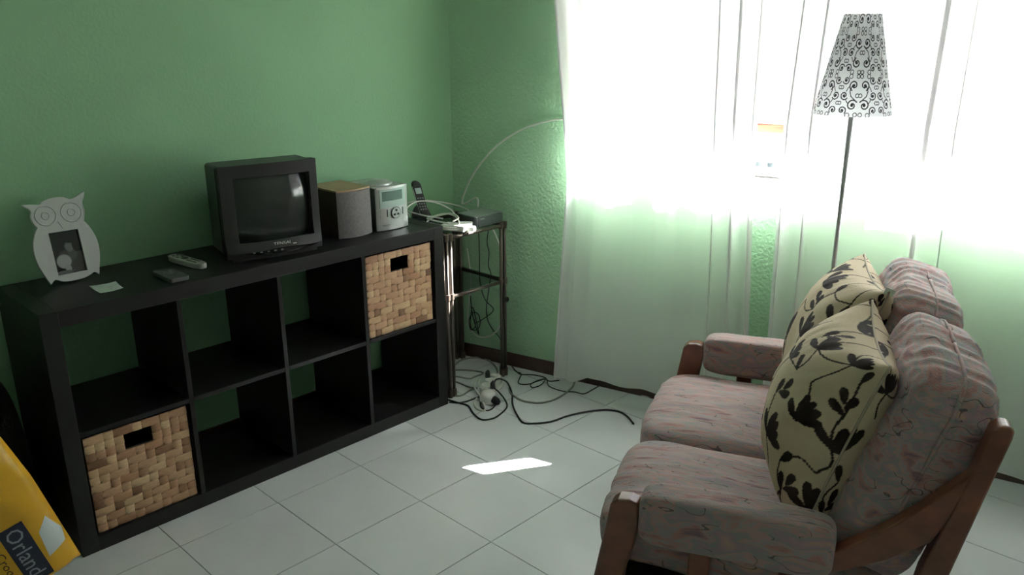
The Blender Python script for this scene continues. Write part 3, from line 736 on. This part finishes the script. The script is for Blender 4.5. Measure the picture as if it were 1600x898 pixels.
# ------------------------------------------------------------------ floor cables and sockets
def floor_cable(label, px, r, m, z=None):
    P = []
    for q in px:
        zz_ = (q[2] if len(q) > 2 else 0) + r
        P.append(at(q[0], q[1], zz_))
    return cable(label, P, r, m, group='cables on the floor')
floor_cable('long black cable winding over the floor tiles from the power strip to the sofa', [(771, 601, .05), (775, 593, .065), (783, 592, .05), (793, 598, .02), (800, 615), (801, 632), (808, 648), (818, 660), (838, 661), (862, 658), (885, 650), (905, 645), (930, 641), (950, 640), (968, 643), (980, 650), (990, 662)], .0040, M['black'])
floor_cable('black cable curving in a loop in front of the power strip', [(700, 624), (720, 630), (732, 634), (740, 646), (752, 655), (768, 654), (780, 648), (792, 636), (790, 626), (780, 613, .02), (772, 606, .05)], .0036, M['black'])
floor_cable('second black cable, reaching from the shelf unit to the power strip', [(702, 628), (715, 629), (728, 627), (742, 622), (754, 617), (756, 612)], .0036, M['black'])
floor_cable('short black cable looping at the foot of the power strip', [(754, 620), (751, 628), (752, 636), (760, 641), (768, 639), (774, 633)], .0030, M['black'])
floor_cable('grey cable curving from the power strip to under the curtain', [(796, 606), (798, 614), (806, 620), (818, 626), (838, 629), (856, 627), (872, 621), (886, 612), (895, 603), (898, 594)], .0042, M['cable_grey'])
floor_cable('thin dark cable tangled on the floor between side table and curtain', [(799, 571), (806, 580), (814, 584), (810, 598), (825, 600), (840, 595), (852, 592), (845, 601), (833, 605), (829, 601), (838, 595), (853, 592), (858, 603), (880, 611), (897, 612), (912, 615), (925, 609), (937, 602)], .0026, M['black'])
floor_cable('thin dark cable running along the wall behind the side table to the curtain', [(800, 572), (812, 584), (830, 585), (850, 589), (858, 595), (874, 594)], .0026, M['black'])
floor_cable('pale cable emerging from under the curtain by the sofa', [(960, 602, .004), (980, 609), (1002, 617), (1025, 622)], .0038, M['cable_white'])
floor_cable('pale grey cable arcing widely behind the power strip', [(708, 572), (722, 562), (742, 558), (762, 562), (774, 572), (777, 582), (770, 590)], .0042, M['cable_grey'])
floor_cable('pale grey cable bending on the floor under the side table', [(702, 578), (730, 578), (755, 582), (742, 588), (733, 591), (712, 588), (700, 592)], .0040, M['cable_grey'])
floor_cable('grey cable coiled beside the left legs of the side table', [(704, 594), (718, 598), (732, 604), (745, 606), (735, 609), (722, 617), (708, 617), (702, 604)], .0040, M['cable_grey'])
floor_cable('pale cable coiled round the power strip', [(745, 622), (741, 630), (746, 638), (758, 640), (752, 622, .01), (742, 606, .02), (744, 596, .02), (756, 588, .02), (775, 584, .02), (785, 592, .02), (783, 604, .02), (772, 610, .03), (758, 607, .03), (748, 600, .03), (752, 590, .03), (768, 587, .03), (780, 594, .03)], .0045, M['cable_white'])
pc = at(758, 608, .0)
def strip(label, c, rz, n, L):
    t = thing('power_strip', label, 'power strip', (c.x, c.y, 0), rz)
    MB().prism([(-L/2, -.026), (L/2, -.026), (L/2+.012, -.012), (L/2+.012, .012), (L/2, .026), (-L/2, .026), (-L/2-.012, .012), (-L/2-.012, -.012)], 0, .036, lambda p, q, t_: (p, q, t_)).build('casing', M['white_plastic'], t, bevel=.004)
    for k in range(n):
        x = (k-(n-1)/2)*.055
        MB().lathe([(.0205, .036), (.0225, .036), (.0225, .041), (.0205, .041), (.018, .0375), (.001, .037)], 20, (x, 0, 0)).build('socket', M['white_plastic'], t, smooth=False)
    return t
ps = strip('white multi-socket power strip lying on the floor beside the side table', at(766, 606), math.radians(-62), 3, .15)
ad = thing('plug_adapter', 'round off-white plug adapter with a black plug, on the floor before the power strip', 'adapter', at(763, 628), .3)
MB().lathe([(.001, 0), (.032, 0), (.036, .010), (.034, .036), (.026, .048), (.001, .049)], 24).build('casing', M['white_plastic'], ad, smooth=True)
MB().tube([(.030, -.008, .022), (.050, -.012, .018), (.062, -.012, .014)], [.017, .016, .008], 12).build('black_plug', M['black'], ad, smooth=True)
for k, (u, v) in enumerate(((770, 606), (762, 589))):
    p = at(u, v, .04); o = MB().tube([(0, 0, 0), (0, 0, .022), (.004, 0, .034)], [.012, .011, .005], 12).build('black_plug', M['black'], None, loc=(p.x, p.y, .0405), smooth=True)
    tag(o, ['round black plug in the nearer socket of the power strip', 'round black plug in the farther socket of the power strip'][k], 'plug')

# ------------------------------------------------------------------ floor lamp
LX, LY = .0, .0
lpx, lpy = 1.772, .118
lp = thing('floor_lamp', 'tall floor lamp with a white scroll-printed conical shade behind the sofa', 'lamp', (lpx, lpy, 0))
MB().lathe([(.105, 0), (.110, .004), (.108, .014), (.03, .022), (.012, .03), (.001, .03)], 40).build('base', M['pole'], lp, smooth=True)
MB().tube([(0, 0, .02), (0, 0, 1.42)], .0075, 12).build('pole', M['pole'], lp, smooth=True)
MB().lathe([(.012, 1.30), (.017, 1.305), (.017, 1.345), (.013, 1.35)], 20).build('bulb_holder', M['pole'], lp, smooth=True)
bl = MB().lathe([(.012, 1.35), (.028, 1.39), (.030, 1.41), (.020, 1.44), (.001, 1.446)], 20).build('bulb', M['white_plastic'], lp, smooth=True)
m_ = MB()
for k in range(3):
    a = 2*PI*k/3; m_.tube([(0, 0, 1.345), (.10*math.cos(a), .10*math.sin(a), 1.345)], .0018, 6)
m_.build('shade_carrier', M['pole'], lp)
ZB, ZTP, RB, RT = 1.272, 1.572, .119, .0545
NU, NV = 760, 240
me = MB().grid(NU, NV, lambda a, c: ((RB+(RT-RB)*c)*math.cos(2*PI*a), (RB+(RT-RB)*c)*math.sin(2*PI*a), ZB+(ZTP-ZB)*c), closed_u=True)
sh_o = me.build('shade', M['shade'], lp, smooth=True)
uu, vv = np.meshgrid(np.arange(NU)/NU, np.linspace(0, 1, NV))
# ornament tile, mirrored; tile units x 0..1 (half motif), y 0..1
NRep, NRow = 6, 2.4
X = (uu*NRep*2) % 2; X = np.where(X > 1, 2-X, X)
Y = (vv*NRow) % 1; rowi = np.floor(vv*NRow).astype(int); Y = np.where(rowi % 2 == 1, 1-Y, Y)
Xm, Ym = X*.5, Y*1.0
def spiral(cx_, cy_, r0, r1, a0, turns, n=26):
    return [(cx_+(r0+(r1-r0)*k/n)*math.cos(a0+2*PI*turns*k/n), cy_+(r0+(r1-r0)*k/n)*math.sin(a0+2*PI*turns*k/n)) for k in range(n+1)]
ink = np.full(uu.shape, 9.0)
sc = [(spiral(.15, .27, .02, .135, 0, 1.4), .016), ([(.10, .40), (.20, .48), (.24, .60), (.20, .72)], .012), (spiral(.15, .74, .02, .125, 1, -1.35), .016),
      (spiral(.38, .15, .02, .10, 2, 1.3), .014), (spiral(.38, .50, .02, .105, 0, -1.4), .014), (spiral(.38, .86, .02, .10, 4, 1.3), .014),
      (spiral(.24, .04, .05, .05, 0, 1, 14), .010), (spiral(.06, .05, .045, .045, 0, 1, 14), .010), (spiral(.05, .95, .045, .045, 0, 1, 14), .010),
      (spiral(.26, .95, .05, .05, 0, 1, 14), .010), (spiral(.47, .32, .04, .04, 0, 1, 12), .010), (spiral(.47, .69, .04, .04, 0, 1, 12), .010), (spiral(.04, .50, .045, .045, 0, 1, 12), .010),
      ([(.26, .32), (.30, .36), (.33, .42)], .011), ([(.26, .72), (.30, .68), (.34, .60)], .011)]
mask = np.zeros(uu.shape, bool)
for P, w in sc: mask |= d_poly(Xm, Ym, P) < w
for cx_, cy_, r in ((.15, .27, .036), (.15, .74, .034), (.38, .50, .030), (.38, .15, .028), (.38, .86, .028)): mask |= np.hypot(Xm-cx_, Ym-cy_) < r
col = np.where(mask[..., None], np.array([.03, .03, .035]), np.array([.80, .80, .82])); set_print(sh_o, col.reshape(-1, 3))

# ------------------------------------------------------------------ sofa
PHI = .411; SO = Vector((1.825, -1.155, 0)); cP, sP = math.cos(PHI), math.sin(PHI)
sf = thing('sofa', 'two-seat sofa with reddish wooden frame and loose feather-patterned pink-grey cushions', 'sofa', SO, PHI)
SW = 1.042
def side(l0, l1, nearside):
    def pr(poly, name, a=None, c=None, m=M['sofa_wood'], bev=.006):
        a = l0 if a is None else a; c = l1 if c is None else c
        return MB().prism(poly, a, c, lambda p, q, t: (p, t, q)).build(name, m, sf, bevel=bev, seg=3)
    pr([(.0, .470), (.018, .486), (.045, .490), (.066, .484), (.070, .44), (.058, .36), (.040, .29), (.034, .22), (.038, 0), (-.045, 0), (-.046, .15), (-.036, .254), (-.018, .36), (-.006, .43)][::-1], 'front_post')
    pr([(.600, 0), (.664, 0), (.716, .458), (.750, .63), (.780, .778), (.781, .795), (.772, .804), (.756, .804), (.743, .792), (.712, .65), (.660, .449)], 'rear_post')
    pr([(.40, .385), (.50, .405), (.60, .46), (.672, .52), (.715, .62), (.738, .70), (.722, .688), (.640, .590), (.560, .510), (.493, .458), (.40, .435)], 'arm_brace', l0+.004, l1-.004)
    pr([(.03, .20), (.64, .20), (.64, .265), (.03, .265)], 'side_rail', l0+.004, l1-.004)
    pr([(.186, .24), (.236, .24), (.236, .41), (.186, .41)], 'arm_slat', l0+.008, l1-.008)
    pr([(.385, .24), (.435, .24), (.435, .41), (.385, .41)], 'arm_slat', l0+.008, l1-.008)
side(-.025, .020, True); side(SW-.010, SW+.035, False)
def lbar(name, u0, u1, z0, z1, a=.02, c=SW-.01, m=None, bev=.005): return box(name, m or M['sofa_wood'], sf, u0, u1, a, c, z0, z1, bevel=bev)
lbar('front_rail', .0, .032, .19, .262); lbar('back_rail', .60, .632, .20, .262)
# top rail joining the rear posts, and two vertical supports
lbar('top_rail', .742, .766, .70, .755); lbar('middle_rail', .690, .712, .42, .48)
for l in (.20, .50, .82): MB().prism([(.700, .44), (.718, .44), (.768, .74), (.750, .74)][::-1], l-.03, l+.03, lambda p, q, t: (p, t, q)).build('back_slat', M['sofa_wood'], sf)
lbar('seat_panel', .03, .62, .245, .262, m=M['black_soft'])

def cube_sphere(n):
    V = []; F = []; idx = {}
    def vid(p):
        k = tuple(round(c, 5) for c in p)
        if k not in idx: idx[k] = len(V); V.append(p)
        return idx[k]
    for ax in range(3):
        for s in (-1, 1):
            for i in range(n):
                for j in range(n):
                    q = []
                    for di, dj in ((0, 0), (1, 0), (1, 1), (0, 1)):
                        a = math.tan((-1+2*(i+di)/n)*PI/4)*.15+(-1+2*(i+di)/n)*.85; c = math.tan((-1+2*(j+dj)/n)*PI/4)*.15+(-1+2*(j+dj)/n)*.85
                        p = [0, 0, 0]; p[ax] = s; p[(ax+1) % 3] = a; p[(ax+2) % 3] = c; q.append(vid(tuple(p)))
                    F.append(tuple(q) if s > 0 else tuple(q[::-1]))
    return np.array(V), F
CS = cube_sphere(56)
def cushion(name, parent, half, nexp, bulge_, wr, wfreq, seed, xform, m=None, seam=None, label=None):
    """half sizes (x,y,z); thin axis = z; bulge_ puffs the two broad faces; wr wrinkle depth"""
    V0, F = CS
    r = (np.abs(V0)**nexp).sum(1)**(1/nexp); P = V0/r[:, None]
    nrm = np.sign(P)*np.abs(P)**(nexp-1); nrm /= np.linalg.norm(nrm, axis=1)[:, None]
    bx = (1-P[:, 0]**2).clip(0)*(1-P[:, 1]**2).clip(0)
    Q = P*np.array(half); Q[:, 2] += np.sign(P[:, 2])*bulge_*np.sqrt(bx)*np.abs(P[:, 2])
    for k in range(len(Q)):
        q = Q[k]; v = Vector((q[0]*wfreq[0]+seed*3.1, q[1]*wfreq[1]+seed, q[2]*wfreq[2]))
        d = noise.noise(v); d = (1-abs(d)*2.2)*.5 if True else d
        d2 = noise.noise(Vector((q[0]*6, q[1]*6+seed, q[2]*6)))
        Q[k] += nrm[k]*(wr*d + wr*.9*d2)
    o = MB().add([xform(Vector(q)) for q in Q], F).build(name, m or M['fabric'], parent, smooth=True, label=label)
    if seam:
        pts = []
        for k in range(73):
            a = 2*PI*k/72; c_, s_ = math.cos(a), math.sin(a); rr_ = (abs(c_)**nexp+abs(s_)**nexp)**(-1/nexp)
            if seam == 'xy': p = Vector((c_*rr_*half[0]*1.012, s_*rr_*half[1]*1.012, 0))
            pts.append(xform(p))
        MB().tube(pts, .0045, 6).build('piping', m or M['fabric'], o, smooth=True)
    return o
# seat cushions
for k, (l0, l1) in enumerate(((.024, .500), (.508, 1.020))):
    lc, hl = (l0+l1)/2, (l1-l0)/2
    def xs(v, lc=lc, k=k): 
        p = Vector((.285+v.x, lc+v.y, .335+v.z)); 
        p.z -= .018*max(0, (p.x-.1)/.5); return p
    cushion('seat_cushion', sf, (.340, hl, .060), 6, .016, .007, (5, 17, 10), 3+k*7, xs, seam=None)
# back cushions, leaning
BA = math.radians(17)
for k, (l0, l1) in enumerate(((.020, .512), (.520, 1.045))):
    lc, hl = (l0+l1)/2, (l1-l0)/2
    def xb(v, lc=lc):
        # local: x along height, y along l, z thickness (front = -)
        h_, th_ = v.x, v.z
        return Vector((.628+h_*math.sin(BA)+th_*math.cos(BA), lc+v.y, .615+h_*math.cos(BA)-th_*math.sin(BA)))
    cushion('back_cushion', sf, (.252, hl, .086), 6.0, .016, .011, (26, 24, 3), 11+k*5, xb, m=M['fabric_back'], seam='xy')
# arm pads
for k, lc in enumerate((-.003, SW+.013)):
    def xa(v, lc=lc): return Vector((.282+v.x, lc+v.y, .457+v.z))
    cushion('arm_pad', sf, (.212, .046, .066), 6.5, .0, .0022, (8, 20, 12), 21+k*5, xa)

# ------------------------------------------------------------------ throw pillows
def branch_print(seed):
    r = random.Random(seed); strokes = []; leaves = []
    n = 7; pts = {}
    for i in range(n):
        for j in range(n):
            pts[i, j] = (-1.45+2.9*(i+.5)/n+r.uniform(-.10, .10), -1.45+2.9*(j+.5)/n+r.uniform(-.10, .10))
    for i in range(n):
        for j in range(n):
            x, y = pts[i, j]; kind = (i*2+j+seed) % 5; a = r.uniform(.6, 2.4)
            if kind in (0, 3):                     # open flower
                L = r.uniform(.26, .33)
                for da in (-.75, -.3, .1, .5, 1.5): leaves.append((x, y, a+da, L*r.uniform(.8, 1.05), L*.17))
            elif kind == 1:                        # three leaves on a twig
                for k, da in ((0, .7), (.06, -.7), (.12, .1)): leaves.append((x+k*math.cos(a), y+k*math.sin(a), a+da, r.uniform(.17, .22), .048))
            elif kind == 2:
                leaves.append((x, y, a, .20, .05))
            if j < n-1 and (i+j) % 4 != 3:
                q = pts[i, j+1]; m_ = ((x+q[0])/2+r.uniform(-.10, .10), (y+q[1])/2)
                strokes.append(([tuple(p_[:2]) for p_ in catmull([(x, y, 0), (m_[0], m_[1], 0), (q[0], q[1], 0)], 5)], .013))
            if i < n-1 and (i*3+j) % 4 == 1:
                q = pts[i+1, j]; m_ = ((x+q[0])/2, (y+q[1])/2+r.uniform(-.12, .12))
                strokes.append(([tuple(p_[:2]) for p_ in catmull([(x, y, 0), (m_[0], m_[1], 0), (q[0], q[1], 0)], 5)], .011))
    return strokes, leaves
def pillow(label, cen, T_, size, thick, seed, tip):
    t = thing('throw_pillow', label, 'pillow', cen, 0, 'printed throw pillows on the sofa')
    n = 230; hs_ = size/2
    lin = np.sin(np.linspace(-PI/2, PI/2, n)); A, B_ = np.meshgrid(lin, lin)
    zp = (thick/2)*(1-lin**2).clip(0)**.42; ds = np.hypot(np.diff(lin)*hs_, np.diff(zp)); arc = np.concatenate([[0], np.cumsum(ds)]); arc = (arc-arc[-1]/2)/hs_
    PA, PB = np.meshgrid(arc, arc)
    pr = ((1-A**2).clip(0)*(1-B_**2).clip(0))
    prof = pr**.42
    # sides pulled in between the pointed corners
    px_ = A*hs_*(1-.11*(1-np.abs(B_)**2.2)*np.abs(A)**2); py_ = B_*hs_*(1-.11*(1-np.abs(A)**2.2)*np.abs(B_)**2)
    wr = np.zeros_like(A)
    for i in range(n):
        for j in range(n):
            a, b_ = A[i, j], B_[i, j]; e = max(abs(a), abs(b_))
            ang = math.atan2(b_, a); wr[i, j] = .010*noise.noise(Vector((a*2.2, b_*2.2, seed)))+.010*(e**3)*noise.noise(Vector((math.cos(ang)*7, math.sin(ang)*7, seed+e*.8)))
    strokes, leaves = branch_print(seed)
    mask = np.zeros(A.shape, bool); masks = []
    for sgn in (1, -1):
        X_, Y_ = (PA, PB) if sgn > 0 else (-PA, PB)
        mk_ = np.zeros(A.shape, bool)
        for P, w in strokes: mk_ |= d_poly(X_, Y_, P) < w
        for x, y, a, L, w in leaves:
            dx, dy = X_-x, Y_-y; U = dx*math.cos(a)+dy*math.sin(a); V_ = -dx*math.sin(a)+dy*math.cos(a)
            mk_ |= (((U-L/2)/(L/2))**2+(V_/(w*(.55+.75*U.clip(0, L)/L)))**2) < 1
        masks.append(mk_)
    V = []; cols = []
    for sgn, mk_ in ((1, masks[0]), (-1, masks[1])):
        Z = sgn*(thick/2*(1.12 if sgn > 0 else .72)*prof + wr*np.minimum(1, pr*6))
        V.append(np.stack([px_, py_, Z], -1).reshape(-1, 3))
        cols.append(np.where(mk_.reshape(-1, 1), np.array([.028, .018, .016]), np.array([.58, .475, .335])))
    V = np.concatenate(V); cols = np.concatenate(cols)
    F = [(i*n+j, i*n+j+1, (i+1)*n+j+1, (i+1)*n+j) for i in range(n-1) for j in range(n-1)]
    F += [tuple(n*n+k for k in f[::-1]) for f in F]
    R3 = T_
    o = MB().add([R3 @ Vector(v) for v in V], F).build('cover', M['pillow'], t, smooth=True); set_print(o, cols)
    ring = [(s_, -1) for s_ in np.linspace(-1, 1, 30)]+[(1, s_) for s_ in np.linspace(-1, 1, 30)]+[(s_, 1) for s_ in np.linspace(1, -1, 30)]+[(-1, s_) for s_ in np.linspace(1, -1, 30)]
    pts = []
    for a, b_ in ring:
        x = a*hs_*(1-.11*(1-abs(b_)**2.2)*abs(a)**2); y = b_*hs_*(1-.11*(1-abs(a)**2.2)*abs(b_)**2)
        pts.append(R3 @ Vector((x, y, 0)))
    MB().tube(pts, .0032, 6).build('seam', M['pillow_seam'], t, smooth=True)
    if tip:
        c = R3 @ Vector((hs_*.99*tip[0], hs_*.99*tip[1], 0))
        MB().box(-.012, .012, -.001, .001, -.006, .012).build('care_tag', M['paper'], t, loc=c, rot=(0, .3, PHI), label='small white care tag')
    return t
M['pillow_seam'] = mat('beige_seam', (.42, .36, .27), .8)
def orient(lean_, yaw_, spin):
    """columns: x' along width (l), y' up the pillow, z' outwards to the front (-u)"""
    e_u = Vector((cP, sP, 0)); e_l = Vector((-sP, cP, 0)); up = Vector((0, 0, 1))
    n0 = (-e_u*math.cos(yaw_) - e_l*math.sin(yaw_))
    side_ = up.cross(n0).normalized()
    nn = (n0*math.cos(lean_) + up*math.sin(lean_)); uy = (up*math.cos(lean_) - n0*math.sin(lean_))
    x_ = side_*math.cos(spin)+uy*math.sin(spin); y_ = -side_*math.sin(spin)+uy*math.cos(spin)
    return Matrix(((x_.x, y_.x, nn.x), (x_.y, y_.y, nn.y), (x_.z, y_.z, nn.z)))
def sofa_pt(u, l, z): return SO + Vector((u*cP-l*sP, u*sP+l*cP, z))
pillow('cream throw pillow with dark branch print, the nearer one, leaning on the near back cushion', sofa_pt(.485, .300, .640), orient(math.radians(17), math.radians(2), math.radians(0)), .46, .30, 5, None)
pillow('cream throw pillow with dark branch print, farther one, with a white tag on top', sofa_pt(.500, .775, .632), orient(math.radians(15), math.radians(4), math.radians(3)), .49, .28, 9, (1, 1))

# ------------------------------------------------------------------ pet food bag
def bag():
    BX = thing('pet_food_bag', 'yellow dry food bag with dark label, beside the left end of the shelf unit', 'bag')
    cen = Vector((.50, -2.14, 0)); to = (CAM-cen); to.z = 0; to.normalize(); right = Vector((-to.y, to.x, 0)); cen = cen+right*.03
    tilt = math.radians(16)
    BX.location = cen
    hw_, hh_, td = .17, .50, .055
    Rr = right*math.cos(tilt) + Vector((0, 0, -1))*math.sin(tilt); Up = Vector((0, 0, 1))*math.cos(tilt)+right*math.sin(tilt)*-1
    Up = Vector((0, 0, 1))*math.cos(tilt) - right*math.sin(tilt)
    Rr = right*math.cos(tilt) + Vector((0, 0, 1))*math.sin(tilt)
    def surf(x, y, front=1):
        e = max(0, 1-(x/hw_)**4)**.5; top = min(1, (hh_-y)/.12); bot = min(1, (y+.001)/.02)
        d = td*e*max(0, top)**.6*bot + .004*noise.noise(Vector((x*18, y*14, front)))
        xx = x*(1-.10*max(0, (y-.30)/.2))
        return Rr*xx + Up*y + to*(d*front) 
    return BX, surf, hw_, hh_
BX, bsurf, hw_, hh_ = bag()
low = min((bsurf(x, 0)).z for x in (-hw_, hw_))
for fr_, nm in ((1, 'front_panel'), (-1, 'back_panel')):
    m_ = MB().grid(48, 60, lambda a, c: bsurf((a*2-1)*hw_*fr_, c*hh_, fr_) - Vector((0, 0, low)))
    m_.build(nm, M['bag_yellow'], BX, smooth=True)
def on_bag(x, y, k=.0012): return bsurf(x, y, 1) - Vector((0, 0, low)) + (CAM-BX.location).normalized()*k
# label, reading downwards along the bag
def patch(name, m, poly, k, par=BX):
    bm = bmesh.new(); vs = [bm.verts.new((p, q, 0)) for p, q in poly]; bm.faces.new(vs)
    bmesh.ops.triangulate(bm, faces=bm.faces[:])
    for _ in range(4): bmesh.ops.subdivide_edges(bm, edges=[e for e in bm.edges if e.calc_length() > .012], cuts=1); bmesh.ops.triangulate(bm, faces=bm.faces[:])
    for v in bm.verts: v.co = on_bag(v.co.x, v.co.y, k)
    me = bpy.data.meshes.new(name); bm.to_mesh(me); bm.free(); return obj(name, me, m, par)
LBX, LBY = .068, .215      # top of the label: the lettering runs down from here
lb = patch('label', M['bag_label'], [(LBX-.032, LBY-.20), (LBX+.032, LBY-.20), (LBX+.032, LBY), (LBX-.032, LBY)], .0015)
tm = text_mb('Orlando', .062)
xm = max(v[0] for v in tm.V)
tm.xf(lambda v: on_bag(LBX-.020+v.y*.95, LBY-.010-v.x*.19/xm, .003)).build('lettering', M['bag_grey'], lb)
tm = text_mb('Croquetas', .030); xm = max(v[0] for v in tm.V)
tm.xf(lambda v: on_bag(LBX-.062+v.y, LBY-.055-v.x*.15/xm, .003)).build('variety_lettering', M['bag_text'], BX)
patch('white_patch', M['bag_white'], [(.110, .075), (.160, .085), (.168, .12), (.150, .185), (.118, .155)], .0012)
bb = thing('dark_bag', 'black soft bag standing in the shadow left of the shelf unit', 'bag', (.16, -2.085, 0))
MB().grid(40, 24, lambda a, c: ((.13*math.cos(2*PI*a))*max(0, math.cos(c*PI/2))**.35, (.150*math.sin(2*PI*a))*max(0, math.cos(c*PI/2))**.35, .57*math.sin(c*PI/2)), closed_u=True).build('body', M['black_soft'], bb, smooth=True)
MB().tube([(0, .08*math.cos(a), .54+.07*math.sin(a)) for a in np.linspace(0, PI, 14)], .007, 8).build('handle', M['black_soft'], bb, smooth=True)
